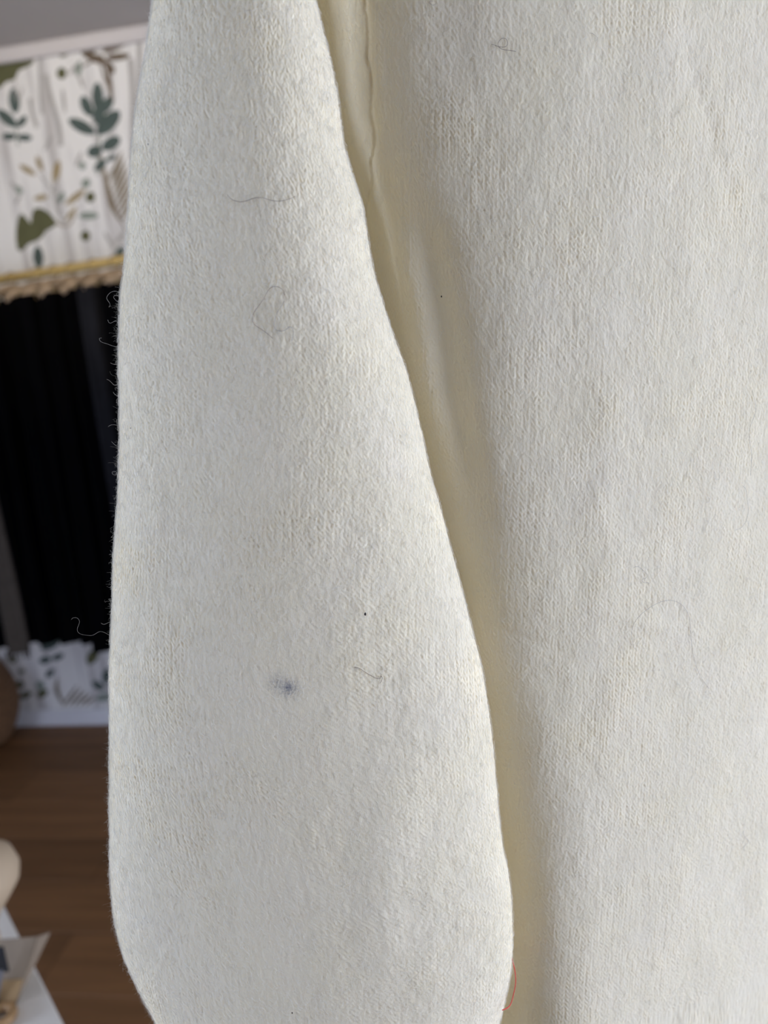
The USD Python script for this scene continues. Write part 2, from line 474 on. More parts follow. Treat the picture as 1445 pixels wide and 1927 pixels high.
def body_height(px, py, s, t):
    turn = TURN(py)
    x = (turn + 6 - px) / 225.0                             # 0 at the turn of the body, 1 deep in the fold
    soft = np.logaddexp(0, (x - 0.14) * 6.5) / 6.5
    h = -0.040 * np.clip(soft, 0, None) ** 1.15 * (0.80 + 0.20 * np.clip((py - 150) / 350, 0, 1) + 0.9 * np.clip((py - 1250) / 450, 0, 1))
    # the small second fold that runs down beside the sleeve
    ridge = np.exp(-((px - (turn - 108)) / 34.0) ** 2) * np.clip((py - 330) / 160, 0, 1) * np.clip((980 - py) / 260, 0, 1)
    valley = np.exp(-((px - (turn - 42)) / 30.0) ** 2) * np.clip((py - 330) / 160, 0, 1) * np.clip((1080 - py) / 260, 0, 1)
    h = h + 0.0034 * ridge - 0.0024 * valley
    # left of the sleeve's edge the side of the body comes forward again and rests against the sleeve
    bank = np.clip((SR(py) - 14 - px) / 80, 0, 1)
    h = h + (-0.0125 - h) * bank * bank * (3 - 2 * bank)
    # side seam
    g = np.exp(-((px - SEAM(py) - 2.0 * np.sin(py / 17.0) - 5.0 * (noise(np.stack([py * 0.035, py * 0, py * 0], -1), 9) - 0.5)) / 4.6) ** 2)
    h = h - 0.0012 * g * (0.7 + 0.6 * noise(np.stack([py * 0.045, py * 0, py * 0], -1), 3)) * np.clip((440 - py) / 60, 0, 1) + 0.0005 * np.exp(-((px - SEAM(py) - 16) / 13.0) ** 2) * np.clip((440 - py) / 60, 0, 1)
    # creases across the body
    c1 = np.exp(-((py - (1178 + (px - 1180) * 0.33)) / 15.0) ** 2) * np.exp(-((px - 1235) / 85.0) ** 2)
    c2 = np.exp(-((py - (1265 - (px - 1200) * 0.06)) / 16.0) ** 2) * np.exp(-((px - 1260) / 190.0) ** 2)
    c3 = np.exp(-((px - (1360 + (py - 150) * 0.33)) / 24.0) ** 2) * np.exp(-((py - 240) / 150.0) ** 2)
    c4 = np.exp(-((py - (1180 + (px - 900) * 0.28)) / 9.0) ** 2) * np.exp(-((px - 955) / 60.0) ** 2)
    h = h + 0.00040 * c1 - 0.0005 * c2 - 0.00045 * c3 - 0.0004 * c4
    # the whole front rounds gently towards the far side
    w = np.clip(s, 0.03, 0.15) - 0.03
    h = h - 0.50 * (w - 0.055 * (1 - np.exp(-w / 0.055))) - 0.444 * 0.25 * (1 - np.exp(-np.clip(s - 0.15, 0, None) / 0.25))
    return h


def make_body():
    t = np.r_[np.linspace(-0.260, T_BOT, 24)[:-1], t_dense, np.linspace(T_TOP, 0.400, 40)[1:]]
    s_front = np.r_[np.linspace(BODY_RIGHT, 0.178, 40)[:-1], np.arange(0.178, -0.026, -STEP), np.linspace(-0.0265, -0.060, 30)]
    nf = len(s_front)
    s_back = np.linspace(-0.060, BODY_RIGHT, 34)
    S0 = np.r_[s_front, s_back][None, :]
    T = np.broadcast_to(t[:, None], (len(t), S0.shape[1]))
    # shoulders and neck: the width draws in above the armholes
    top = np.clip((t - 0.26) / 0.14, 0, 1)[:, None]
    s = S0 + 0 * T
    centre = 0.235
    s = centre + (s - centre) * (1 - 0.30 * top ** 2)
    px = 722.5 + FPX * s / depth(T, 0)
    py = row_of(T, 0)
    h = body_height(px, py, s, T)
    edge_h = -0.165
    u = np.arange(len(s_back)) / (len(s_back) - 1)
    h[:, nf:] = (edge_h - 0.018 * np.sin(np.pi * u) ** 0.6)[None, :]
    left = np.clip((s_front + 0.060) / 0.018, 0, 1)
    h[:, :nf] = np.where(left < 1, edge_h + (np.maximum(h[:, :nf], edge_h) - edge_h) * np.sqrt(np.clip(1 - (1 - left) ** 2, 0, 1)), h[:, :nf])
    right = np.clip((BODY_RIGHT - s_front) / 0.05, 0, 1)
    h[:, :nf] = edge_h + (h[:, :nf] - edge_h) * np.sqrt(np.clip(1 - (1 - right) ** 2, 0, 1))
    h = edge_h + (h - edge_h) * (1 - 0.72 * top ** 2)
    wave = cloth_wave(s, T, 8, 0.0010)
    wave[:, nf:] *= 0.3
    h = h + wave
    P = sw(s, T, h)
    N = normals_of(P, True)
    if (N[len(t) // 2, nf // 2] @ SN) < 0:
        N = -N
    d = np.linalg.norm(np.diff(P, axis=1), axis=2)
    A = np.concatenate([np.zeros((len(t), 1)), np.cumsum(d, 1)], 1)
    A0 = A[len(t) // 2][None, :]
    U, V = -(0.35 * A + 0.65 * A0) + 1.0, T + 0.6
    K = np.full_like(U, 0.5)
    dn = slice(38, nf)
    K[:, dn] = knit(U[:, dn], V[:, dn], 2, np.clip((s[:, dn] - 0.065) / 0.10, 0, 0.6))
    P = P + N * (KNIT_DEPTH * (K - 0.4))[..., None]
    return P, N, U, V, t, nf


SLEEVE = make_sleeve()
BODY = make_body()


def surface_point(grid, px, py, lift=0.0):
    """The point of the sleeve's or body's front that the picture shows at px, py."""
    P, N, nf = grid[0], grid[1], grid[5]
    Q = P[:, :nf]
    if not hasattr(surface_point, "trees"):
        surface_point.trees = {}
    from scipy.spatial import cKDTree
    if id(P) not in surface_point.trees:
        x, y, ok = shown(Q.reshape(-1, 3))
        n = N[:, :nf].reshape(-1, 3)
        facing = ((Q.reshape(-1, 3) - EYE) * n).sum(1) < 0
        keep = np.flatnonzero(ok & facing)
        surface_point.trees[id(P)] = (cKDTree(np.stack([x, y], 1)[keep]), keep)
    tree, keep = surface_point.trees[id(P)]
    _, i = tree.query(np.stack([np.asarray(px, float), np.asarray(py, float)], -1))
    k = keep[i]
    return Q.reshape(-1, 3)[k] + N[:, :nf].reshape(-1, 3)[k] * lift


wool("cream_wool_stained", surface_point(SLEEVE, 541.0, 1294.0), surface_point(SLEEVE, 525.0, 1287.0))
wool("cream_wool")

# ------------------------------------------------------------------ the room
room = dict(kind="structure")
floor = thing("floor", **room)
rng = np.random.default_rng(5)
PLANK_W, PLANK_L = 0.192, 1.285
y0, row = REAR_Y, 0
while y0 < WALL_Y:
    x0 = LEFT_X - rng.uniform(0, PLANK_L)
    while x0 < RIGHT_X:
        a, b = max(x0, LEFT_X), min(x0 + PLANK_L, RIGHT_X)
        c = min(y0 + PLANK_W, WALL_Y)
        if b - a > 0.02:
            part(floor, "plank", box((b - a - 0.0016, c - y0 - 0.0016, 0.012), ((a + b) / 2, (y0 + c) / 2, -0.006), 0.0012), f"floor_wood_{rng.integers(3)}", False)
        x0 += PLANK_L
    y0 += PLANK_W
part(floor, "underlay", box((RIGHT_X - LEFT_X, WALL_Y - REAR_Y, 0.01), ((LEFT_X + RIGHT_X) / 2, (WALL_Y + REAR_Y) / 2, -0.019)), "black_metal", False)
W_, D_ = RIGHT_X - LEFT_X, WALL_Y - REAR_Y
CX, CY = (LEFT_X + RIGHT_X) / 2, (WALL_Y + REAR_Y) / 2
tag(part(None, "ceiling", box((W_ + 0.4, D_ + 0.4, 0.1), (CX, CY, H + 0.05)), "ceiling_paint", False), kind="structure")


def wall_with_opening(name, axis, at, lo, hi, o0, o1, z0, z1):
    """A wall in the plane axis = at, from lo to hi, with one window opening."""
    w = thing(name, **room)
    th = 0.2
    out = at + (th / 2 if at > 0 else -th / 2)
    pieces = []
    for a, b, c, d in ((lo, o0, 0, H), (o1, hi, 0, H), (o0, o1, 0, z0), (o0, o1, z1, H)):
        size, mid = (b - a, d - c), ((a + b) / 2, (c + d) / 2)
        pieces.append(box((th, size[0], size[1]), (out, mid[0], mid[1])) if axis == 0 else box((size[0], th, size[1]), (mid[0], out, mid[1])))
    part(w, "plaster", join(*pieces), "wall_paint", False)
    return w


wall_with_opening("wall_right", 0, RIGHT_X, REAR_Y, WALL_Y, -0.57, 0.73, 0.15, 1.89)
wall_with_opening("wall_left", 0, LEFT_X, REAR_Y, WALL_Y, -1.20, -0.10, 0.30, 1.90)
tag(part(None, "unseen_dark_rear_wall", box((W_, 0.2, H), (CX, REAR_Y - 0.1, H / 2)), "added_wall_dark", False), kind="structure")  # out of view; made dark to keep frontal light off the sweater


def window(name, axis, at, o0, o1, z0, z1):
    w = thing(name, **room)
    f = 0.05
    mid, zm = (o0 + o1) / 2, (z0 + z1) / 2
    bars = [(o1 - o0, f, mid, z0 + f / 2), (o1 - o0, f, mid, z1 - f / 2), (f, z1 - z0, o0 + f / 2, zm), (f, z1 - z0, o1 - f / 2, zm), (f * 0.8, z1 - z0, mid, zm)]
    off = at + (0.06 if at > 0 else -0.06)
    ms = [box((0.05, a, b), (off, c, d)) if axis == 0 else box((a, 0.05, b), (c, off, d)) for a, b, c, d in bars]
    part(w, "window_frame", join(*ms), "white_paint", False)
    sill = at + (-0.06 if at > 0 else 0.06)
    part(w, "window_sill", box((0.20, o1 - o0 + 0.1, 0.03), (sill, mid, z0 - 0.015), 0.004) if axis == 0 else box((o1 - o0 + 0.1, 0.20, 0.03), (mid, sill, z0 - 0.015), 0.004), "white_paint", False)


window("window_1", 0, RIGHT_X, -0.57, 0.73, 0.15, 1.89)  # out of view, placed to light the sweater from the right
window("window_2", 0, LEFT_X, -1.20, -0.10, 0.30, 1.90)  # out of view, placed to light the sleeve's left side

# back wall with its botanical wallpaper; the printed leaves are flat shapes on the paper
wall = thing("wall_back", **room)
part(wall, "wallpaper", box((W_, 0.2, H), (CX, WALL_Y + 0.1, H / 2)), "wallpaper", False)
tag(part(None, "trim_1", box((W_, 0.022, 0.048), (CX, WALL_Y - 0.011, H - 0.024), 0.006), "trim_paint", False), kind="structure")
tag(part(None, "baseboard_back", box((W_, 0.016, 0.068), (CX, WALL_Y - 0.008, 0.034), 0.004), "white_paint", False), kind="structure")


def on_wall(px, py):
    p = on_plane(px, py, 1, WALL_Y)
    return p[..., 0], p[..., 2]


PRINTS = []


def print_on_wall(outline, colour, name="printed_leaf"):
    """A flat printed shape on the wallpaper, its outline given in picture points and carried to the wall."""
    from shapely.geometry import Polygon
    x, z = on_wall(np.array(outline, float)[:, 0], np.array(outline, float)[:, 1])
    g = Polygon(np.stack([x, z], 1)).buffer(0)
    if g.geom_type != "Polygon":
        g = max(g.geoms, key=lambda q: q.area)
    mesh = trimesh.creation.extrude_polygon(g, 0.0005, engine="earcut")
    v = mesh.vertices.copy()
    mesh.vertices = np.stack([v[:, 0], WALL_Y - v[:, 2] - 0.00002 * (used.get((path_of(wall), name), 0) + 1), v[:, 1]], 1)
    mesh.invert()
    part(wall, name, mesh, colour, False)
    PRINTS.append((colour, mesh))


def leaf_outline(c, half_len, half_wid, angle, n=22, point=1.0):
    """A leaf round centre c; angle in degrees from straight up, clockwise in the picture."""
    a = np.linspace(0, 2 * np.pi, n, endpoint=False)
    l, w = np.cos(a), np.sin(a) * np.abs(np.sin(a)) ** (point - 1)
    r = math.radians(angle)
    return np.stack([c[0] + half_len * l * math.sin(r) + half_wid * w * math.cos(r), c[1] - half_len * l * math.cos(r) + half_wid * w * math.sin(r)], 1)


def leaf(c, hl, hw, ang, colour, point=1.25, name="printed_leaf"):
    print_on_wall(leaf_outline(c, hl, hw, ang, point=point), colour, name)


def stem(pts, width, colour):
    p = smooth_path(np.array(pts, float), 14)
    t = np.gradient(p, axis=0)
    n = np.stack([-t[:, 1], t[:, 0]], 1) / np.linalg.norm(t, axis=1, keepdims=True)
    print_on_wall(np.vstack([p + n * width / 2, (p - n * width / 2)[::-1]]), colour, "printed_stem")


# pale birch streaks and stems first, leaves over them
stem([(86, 140), (93, 175), (106, 220), (114, 275)], 9, "leaf_grey")
stem([(75, 108), (76, 160), (79, 215)], 6, "leaf_grey")
stem([(57, 185), (62, 215), (70, 240)], 7, "leaf_grey")
stem([(246, 110), (250, 200), (249, 300)], 10, "leaf_grey")
stem([(262, 80), (262, 180), (258, 250)], 9, "leaf_grey")
stem([(108, 350), (106, 390), (120, 420)], 5, "leaf_grey")
stem([(104, 418), (126, 425), (140, 400)], 4, "leaf_tan")
stem([(30, 240), (34, 275)], 3, "leaf_sage")
stem([(184, 205), (186, 262), (183, 330)], 3.5, "leaf_sage")
print_on_wall([(-45, 130), (0, 121), (30, 116), (64, 110), (62, 120), (48, 127), (35, 133), (28, 150), (12, 154), (0, 166), (-45, 180)], "leaf_olive")
print_on_wall([(41, 401), (50, 411), (58, 421), (60, 405), (64, 393), (75, 391), (86, 396), (96, 404), (103, 413), (109, 421), (97, 429), (86, 435), (80, 445), (72, 452), (54, 459), (46, 468), (40, 473), (33, 470), (30, 452), (30, 432), (34, 410)], "leaf_olive")
for c, hl, hw, ang in (((27, 190), 23, 9, -6), ((13, 223), 23, 9, -48), ((41, 229), 13, 6, 40), ((17, 257), 13, 6.5, 88), ((46, 259), 14, 6, 93),
                       ((184, 183), 27, 9.5, -2), ((163, 200), 20, 9, -24), ((200, 198), 20, 9, 38), ((186, 214), 20, 10, 12), ((154, 238), 27, 10, -62),
                       ((204, 231), 29, 13, 43), ((178, 285), 14, 10, 70), ((209, 270), 19, 10.5, 58), ((189, 311), 14, 7, 48), ((209, 297), 10, 4.5, 62),
                       ((72, 484), 20, 8.5, -4), ((226, 474), 11, 6.5, 28)):
    leaf(c, hl * 1.04, hw * 1.14, ang, "leaf_blue_green", 1.15)
for c, hl, hw, ang in (((116, 138), 11, 9, 0), ((161, 444), 10, 9, 0), ((120, 101), 9, 6, 60), ((170, 371), 10, 9, 20)):
    leaf(c, hl, hw, ang, "leaf_olive", 1.0)
for c, hl, hw, ang in (((52, 320), 18, 5.5, -58), ((74, 308), 15, 5, -20), ((106, 324), 23, 7.5, 12), ((77, 372), 13, 5.5, 80), ((142, 371), 24, 6, 52), ((134, 402), 17, 4, 38)):
    leaf(c, hl, hw, ang, "leaf_gold")
for c, hl, hw, ang in (((167, 406), 19, 7.5, 88), ((162, 345), 10, 8, 20), ((36, 358), 9, 6, -30), ((115, 372), 12, 6, 25), ((155, 312), 8, 6, 0), ((148, 130), 14, 6, 10)):
    leaf(c, hl, hw, ang, "leaf_sage")
for c, hl, hw, ang in (((168, 95), 16, 8, 70), ((184, 113), 28, 6.5, 108), ((207, 129), 12, 8, 140), ((216, 88), 25, 7.5, 68), ((222, 107), 23, 7, 84), ((207, 160), 32, 4.5, -8)):
    leaf(c, hl, hw, ang, "leaf_brown")
stem([(236, 432), (222, 405), (208, 375), (203, 345), (212, 318)], 2.6, "leaf_brown")
for k in range(8):                                    # dried feather grass beside the sleeve
    f = k / 7
    b = np.array([228 - 24 * f, 418 - 84 * f])
    leaf(b + np.array([-13 + 3 * f, -20]), 24, 3.0, -32 + 16 * f, "leaf_feather", name="printed_blade")
    leaf(b + np.array([15, -25 + 3 * f]), 30, 3.0, 33 - 12 * f, "leaf_feather", name="printed_blade")
for c, hl, hw, ang in (((190, 112), 22, 2.2, 125), ((200, 118), 20, 2.0, 145), ((178, 104), 18, 2.4, 100), ((196, 140), 22, 2.2, 165), ((168, 118), 16, 2.0, 60)):
    leaf(c, hl, hw, ang, "leaf_brown", name="printed_blade")
for c, hl, hw, ang in (((148, 300), 16, 3.0, 20), ((28, 352), 14, 3.5, -35), ((33, 376), 12, 3.0, 30), ((140, 128), 18, 3.0, 40), ((152, 152), 16, 3.0, -20), ((92, 268), 18, 3.5, 30), ((228, 445), 16, 4.0, 40), ((205, 452), 18, 3.0, -30), ((120, 190), 24, 3.0, -6), ((88, 345), 24, 2.0, -38), ((101, 352), 26, 2.0, 8), ((112, 395), 26, 2.0, -6), ((30, 172), 22, 1.8, -4), ((40, 175), 14, 1.6, 18)):
    leaf(c, hl, hw, ang, "leaf_grey", name="printed_blade")
# the paper's pattern repeats over the rest of the wall
repeats = {}
for colour, mesh in PRINTS:
    for i in (-2, -1, 1, 2, 3, 4, 5):
        for k in range(4):
            q = mesh.copy()
            q.apply_translation([0.62 * i, 0, -0.63 * k - (0.315 if i % 2 else 0.0)])
            b = q.bounds
            if b[0, 0] > LEFT_X and b[1, 0] < RIGHT_X and b[0, 2] > 0.07 and b[1, 2] < H - 0.05 and (b[1, 0] < -1.95 or b[0, 0] > -1.02):
                repeats.setdefault(colour, []).append(q)
for colour, ms in repeats.items():
    tag(part(wall, "printed_pattern", join(*ms), colour, False), kind="stuff")
# the strip of wall that shows under the hanging clothes
for c, hl, hw, ang, col in (((96, 1210), 22, 11, 60, "leaf_blue_green"), ((82, 1196), 16, 8, -50, "leaf_sage"), ((85, 1242), 12, 7, 75, "leaf_blue_green"), ((109, 1236), 12, 6, 70, "leaf_blue_green"),
                            ((94, 1267), 11, 6, 45, "leaf_blue_green"), ((76, 1290), 10, 9, 0, "leaf_sage"), ((80, 1305), 12, 7, 60, "leaf_olive"), ((48, 1308), 14, 6, 70, "leaf_olive"),
                            ((174, 1236), 16, 10, 30, "leaf_olive"), ((201, 1272), 15, 9, 10, "leaf_blue_green"), ((185, 1290), 14, 7, -55, "leaf_blue_green"), ((196, 1312), 16, 8, 80, "leaf_sage"),
                            ((230, 1290), 20, 10, 20, "leaf_blue_green")):
    leaf(c, hl, hw, ang, col)
for k in range(5):
    leaf(np.array([112 - 1.5 * k, 1309 - 5 * k]), 21 - 1.5 * k, 2.3, -26 + 9 * k, "leaf_feather", name="printed_blade")
    r = math.radians(36 + 4 * k)
    leaf(np.array([121 + 8.5 * k + 18 * math.sin(r), 1326 - 20 * math.cos(r) + 1.5 * k]), 25 - 3 * k, 2.3, 36 + 4 * k, "leaf_feather", name="printed_blade")

# ------------------------------------------------------------------ brass rail with trousers on wooden hangers
RAIL_Z = 1.735
ra, rb = on_plane(0.0, 526.0, 2, RAIL_Z), on_plane(236.0, 489.0, 2, RAIL_Z)
rd = (rb - ra) / np.linalg.norm(rb - ra)
rail = thing("clothes_rail", "straight brass clothes rail in front of the leaf-patterned wall, above the black trousers", "clothes rail")
part(rail, "bar", tube([ra - rd * 0.55, rb + rd * 0.75], 0.0152, 14), "brass", 40)
for q in (ra - rd * 0.45, rb + rd * 0.65):
    part(rail, "bracket", join(tube([q, [q[0], WALL_Y - 0.005, q[2]]], 0.009, 10), box((0.06, 0.008, 0.06), (q[0], WALL_Y - 0.004, q[2]), 0.002)), "brass", 40)


def hanger_at(px, angle, label):
    """A bowed wooden hanger hooked over the rail; returns its bar's middle and direction."""
    f = (px - 0.0) / 236.0
    c = ra + (rb - ra) * f
    a = math.atan2(rd[1], rd[0]) + math.radians(angle)
    d = np.array([math.cos(a), math.sin(a), 0.0])
    hg = thing("clothes_hanger", label, "hanger", group="wooden hangers on the brass rail")
    u = np.linspace(-1, 1, 17)
    bow = c + np.array([0, 0, -0.034]) + d * (u * 0.118)[:, None] + np.array([0, 0, -1.0]) * (0.048 * np.abs(u) ** 1.5)[:, None]
    bar = tube(bow, 0.0150 - 0.005 * np.abs(u) ** 4, 10)
    bar.apply_translation(-c)
    bar.apply_transform(trimesh.transformations.rotation_matrix(-a, [0, 0, 1]))
    bar.vertices = bar.vertices * [1, 0.6, 1.0]
    bar.apply_transform(trimesh.transformations.rotation_matrix(a, [0, 0, 1]))
    bar.apply_translation(c)
    part(hg, "bar", bar, "hanger_wood", 40)
    th = np.linspace(-0.35, 1.15 * np.pi, 16)
    hook = c + d * (0.0178 * np.cos(th))[:, None] + np.array([0, 0, 1.0]) * (0.0178 * np.sin(th))[:, None]
    hook = np.vstack([[c + np.array([0, 0, -0.036])], [c + np.array([0, 0, -0.028])], hook[:1] * 0 + c + d * 0.012 + np.array([0, 0, -0.013]), hook])
    part(hg, "hook", tube(hook, 0.0021, 8), "bronze", 40)
    for e in (-0.6, 0.6):
        p = c + d * (e * 0.118) + np.array([0, 0, -0.034 - 0.048 * abs(e) ** 1.5 - 0.016])
        clip = box((0.020, 0.022, 0.034), (0, 0, 0), 0.003)
        clip.apply_transform(trimesh.transformations.rotation_matrix(a, [0, 0, 1]))
        clip.apply_translation(p)
        part(hg, "clip", clip, "bronze", False)
    return c, d


def trousers_at(c, d, bottom, material, label, seed, width=0.26, thick=0.040, name="trousers", group=None, category="trousers"):
    """Straight trousers clipped by the waistband, hanging in soft upright folds: waistband and two legs."""
    tr = thing(name, label, category, group="trousers on the brass rail")
    n = np.array([-d[1], d[0], 0.0])
    top = c[2] - 0.072
    rng2 = np.random.default_rng(seed)
    ph = rng2.uniform(0, 6, 3)
    na, nz = 44, 30

    def loop(u0, u1, z0, z1, swell):
        ang = np.linspace(0, 2 * np.pi, na, endpoint=False)
        rows = []
        for z in np.linspace(z0, z1, nz):
            k = (z0 - z) / (top - bottom)
            hw = (u1 - u0) / 2 * (1 + swell * k)
            um = (u0 + u1) / 2 + 0.01 * math.sin(3 * k + ph[0])
            x = um + hw * np.sign(np.cos(ang)) * np.abs(np.cos(ang)) ** 0.8
            y = thick / 2 * np.sign(np.sin(ang)) * np.abs(np.sin(ang)) ** 0.7 * (0.7 + 0.5 * k)
            y = y + 0.010 * k * np.sin(x * 46 + ph[1]) + 0.005 * np.sin(x * 95 + ph[2] + 2 * k)
            rows.append(c * [1, 1, 0] + d * x[:, None] + n * y[:, None] + np.array([0, 0, z]))
        v = np.vstack(rows + [rows[0].mean(0)[None], rows[-1].mean(0)[None]])
        f = grid_faces(nz, na, True)
        j = np.arange(na)
        f = np.vstack([f, np.stack([np.full(na, nz * na), j, (j + 1) % na], 1), np.stack([np.full(na, nz * na + 1), (nz - 1) * na + (j + 1) % na, (nz - 1) * na + j], 1)])
        return trimesh.Trimesh(v, f, process=False)

    w = width / 2
    part(tr, "waistband", loop(-w, w, top, top - 0.20, 0.25), material, 50)
    part(tr, "leg", loop(-w * 1.04, -0.004, top - 0.18, bottom, 0.14), material, 50)
    part(tr, "leg", loop(0.004, w * 1.04, top - 0.18, bottom + 0.006, 0.14), material, 50)
    return tr


def z_at(px, py, y):
    return float(on_plane(px, py, 1, y)[2])


hems = {}
GAR = [  # picture column of the hook, turn against the rail, hem row, cloth, label of hanger, label of garment
    (-66, 66, 1200, "black_cloth", None, None),
    (-22, 66, 1196, "black_cloth", "wooden hanger furthest left under the brass rail, its bowed end at the picture edge", "black wide trousers furthest left on the rail, partly behind the taupe scarf"),
    (24, 66, 1192, "black_cloth", "bowed wooden hanger second from left under the brass rail", "black wide trousers second from left on the brass rail"),
    (74, 66, 1190, "black_cloth", "bowed wooden hanger third from left under the brass rail", "black wide trousers third from left on the brass rail"),
    (106, 66, 1192, "black_cloth", "bowed wooden hanger fourth from left under the brass rail", "black wide trousers fourth from left on the brass rail"),
    (138, 66, 1206, "black_cloth", "bowed wooden hanger fifth from left under the brass rail", "black wide trousers fifth from left on the brass rail"),
    (180, 66, 1226, "black_cloth", "bowed wooden hanger just left of the charcoal trousers' hanger", "black wide trousers just left of the charcoal pair"),
    (218, 66, 1226, "charcoal_cloth", "wooden hanger near the sweater sleeve, holding the charcoal trousers", "charcoal grey trousers on the rail near the cream sleeve"),
    (252, 66, 1230, "black_cloth", "wooden hanger furthest right under the rail, half behind the sweater sleeve", "black trousers furthest right on the rail, half behind the cream sleeve"),
]
for k, (px, ang, hem, cloth, l1, l2) in enumerate(GAR):
    if l1 is None:
        side = "left" if px < 0 else "right"
        l1, l2 = f"bowed wooden hanger out of sight at the {side} end of the rail", f"black trousers out of sight at the {side} end of the rail"
    c, d = hanger_at(px, ang, l1)
    trousers_at(c, d, z_at(px + 30, hem, c[1]), cloth, l2, 30 + k)

# taupe scarf over the left of the rail, in front of the trousers
sc = thing("knitted_scarf", "taupe brown knitted scarf hanging at the left picture edge before the black trousers", "scarf")
SCY = 2.235
lo_ = on_plane(38.0, 1226.0, 1, SCY)
zz = np.linspace(RAIL_Z + 0.012, lo_[2], 60)
ang = np.linspace(0, 2 * np.pi, 40, endpoint=False)
rows = []
for z in zz:
    k = (zz[0] - z) / (zz[0] - zz[-1])
    yy = 2.445 + (SCY - 2.445) * min(1, k * 20)
    x = lo_[0] - 0.006 + 0.040 * np.cos(ang) + 0.004 * math.sin(9 * k)
    y = yy + (0.016 + 0.008 * np.sin(ang * 3 + 1)) * np.sin(ang)
    rows.append(np.stack([x, y, np.full_like(x, z)], 1))
v = np.vstack(rows + [rows[0].mean(0)[None], rows[-1].mean(0)[None]])
na, nz = 40, 60
f = grid_faces(nz, na, True)
j = np.arange(na)
f = np.vstack([f, np.stack([np.full(na, nz * na), j, (j + 1) % na], 1), np.stack([np.full(na, nz * na + 1), (nz - 1) * na + (j + 1) % na, (nz - 1) * na + j], 1)])
part(sc, "cloth", trimesh.Trimesh(v, f, process=False), "taupe_knit", 50)
fr = [tube([[lo_[0] - 0.010 + 0.040 * math.cos(a), SCY + 0.014 * math.sin(a), lo_[2] + 0.004], [lo_[0] - 0.010 + 0.041 * math.cos(a + .1), SCY + 0.016 * math.sin(a), lo_[2] - 0.022]], 0.0028, 5) for a in np.linspace(0, 2 * np.pi, 16, endpoint=False)]
tag(part(sc, "fringe", join(*fr), "taupe_knit", 50), kind="stuff")

# wicker basket on the floor under the rail
bq = on_plane(-52.0, 1398.0, 2, 0.0)
basket = thing("wicker_basket", "round brown wicker basket on the floor at the left picture edge under the scarf", "basket", at=(bq[0], bq[1], 0))
for k in range(13):
    fz = (k + 0.5) / 13
    r = 0.115 + 0.075 * math.sin(math.pi * (0.12 + 0.74 * fz))
    th = np.linspace(0, 2 * np.pi, 49)
    ring_ = np.stack([(r + 0.0035 * np.sin(th * 24 + k * np.pi)) * np.cos(th), (r + 0.0035 * np.sin(th * 24 + k * np.pi)) * np.sin(th), np.full_like(th, 0.012 + 0.30 * fz)], 1)
    part(basket, "coil", tube(ring_, 0.0125, 7), "wicker", 60)
part(basket, "base", lathe([(0, 0.001), (0.13, 0.001), (0.135, 0.012), (0, 0.012)]), "wicker")

# ------------------------------------------------------------------ white table and what stands on it
TZ = 0.75
e0, e1 = on_plane(5.0, 1700.0, 2, TZ), on_plane(120.0, 1927.0, 2, TZ)
ed = (e1 - e0) / np.linalg.norm(e1 - e0)
inn = np.array([ed[1], -ed[0], 0.0])
if inn @ (on_plane(-60.0, 1900.0, 2, TZ) - e0) < 0:
    inn = -inn
corner_far, corner_near = e0 - ed * 0.42, e1 + ed * 0.22
TL, TW = float(np.linalg.norm(corner_near - corner_far)), 0.55
table = thing("table", "white topped table at the lower left picture edge, its straight edge over the wooden floor", "table",
              at=((corner_far + corner_near) / 2 + inn * TW / 2) * [1, 1, 0], rz=math.atan2(ed[1], ed[0]))
part(table, "tabletop", box((TL, TW, 0.022), (0, 0, TZ - 0.011), 0.002), "table_white", False)
for sx in (-1, 1):
    for sy in (-1, 1):
        part(table, "leg", box((0.04, 0.04, TZ - 0.022), (sx * (TL / 2 - 0.06), sy * (TW / 2 - 0.06), (TZ - 0.022) / 2), 0.003), "table_white", False)

oq = on_plane(-8.0, 1826.0, 2, TZ)
orn = thing("ornament", "cream rounded knob-shaped ornament standing on the white table, cut off by the picture edge", "ornament", at=oq)
part(orn, "bulb", lathe([(0, 0.060), (0.0125, 0.060), (0.019, 0.074), (0.034, 0.095), (0.0455, 0.112), (0.0485, 0.126), (0.044, 0.143), (0.031, 0.154), (0.014, 0.160), (0, 0.161)], 48), "cream_ceramic", 60)
part(orn, "foot", lathe([(0, 0), (0.022, 0), (0.023, 0.004), (0.014, 0.012), (0.0125, 0.020), (0.0125, 0.0605), (0, 0.0605)], 40), "cream_ceramic", 40)

# kraft paper pouch that stands on its narrow foot and widens upwards: front, back and gusset, with a paper band round the foot
right = np.array([CR[0], CR[1], 0]); right /= np.linalg.norm(right)
away = np.array([-right[1], right[0], 0])
KB = on_plane(28.0, 1892.0, 2, TZ)
kbox = thing("paper_pouch", "beige kraft paper pouch widening upwards, leaning out over the white table's edge", "pouch", at=KB, rz=math.atan2(right[1], right[0]))


PH = 0.074


def panel(corners, thick, name, mat):
    c = np.array(corners, float)
    n = np.cross(c[1] - c[0], c[2] - c[0])
    n /= np.linalg.norm(n)
    part(kbox, name, trimesh.convex.convex_hull(np.vstack([c, c - n * thick])), mat, False)


def front(z, x, out=0.0):
    """A point of the leaning front sheet."""
    return [x + 0.033 * z / PH * (x > -0.05), 0.014 * z / PH - out, z]


def back(z):
    return [0.016 + 0.026 * z / PH, 0.010 + 0.034 * z / PH, z]


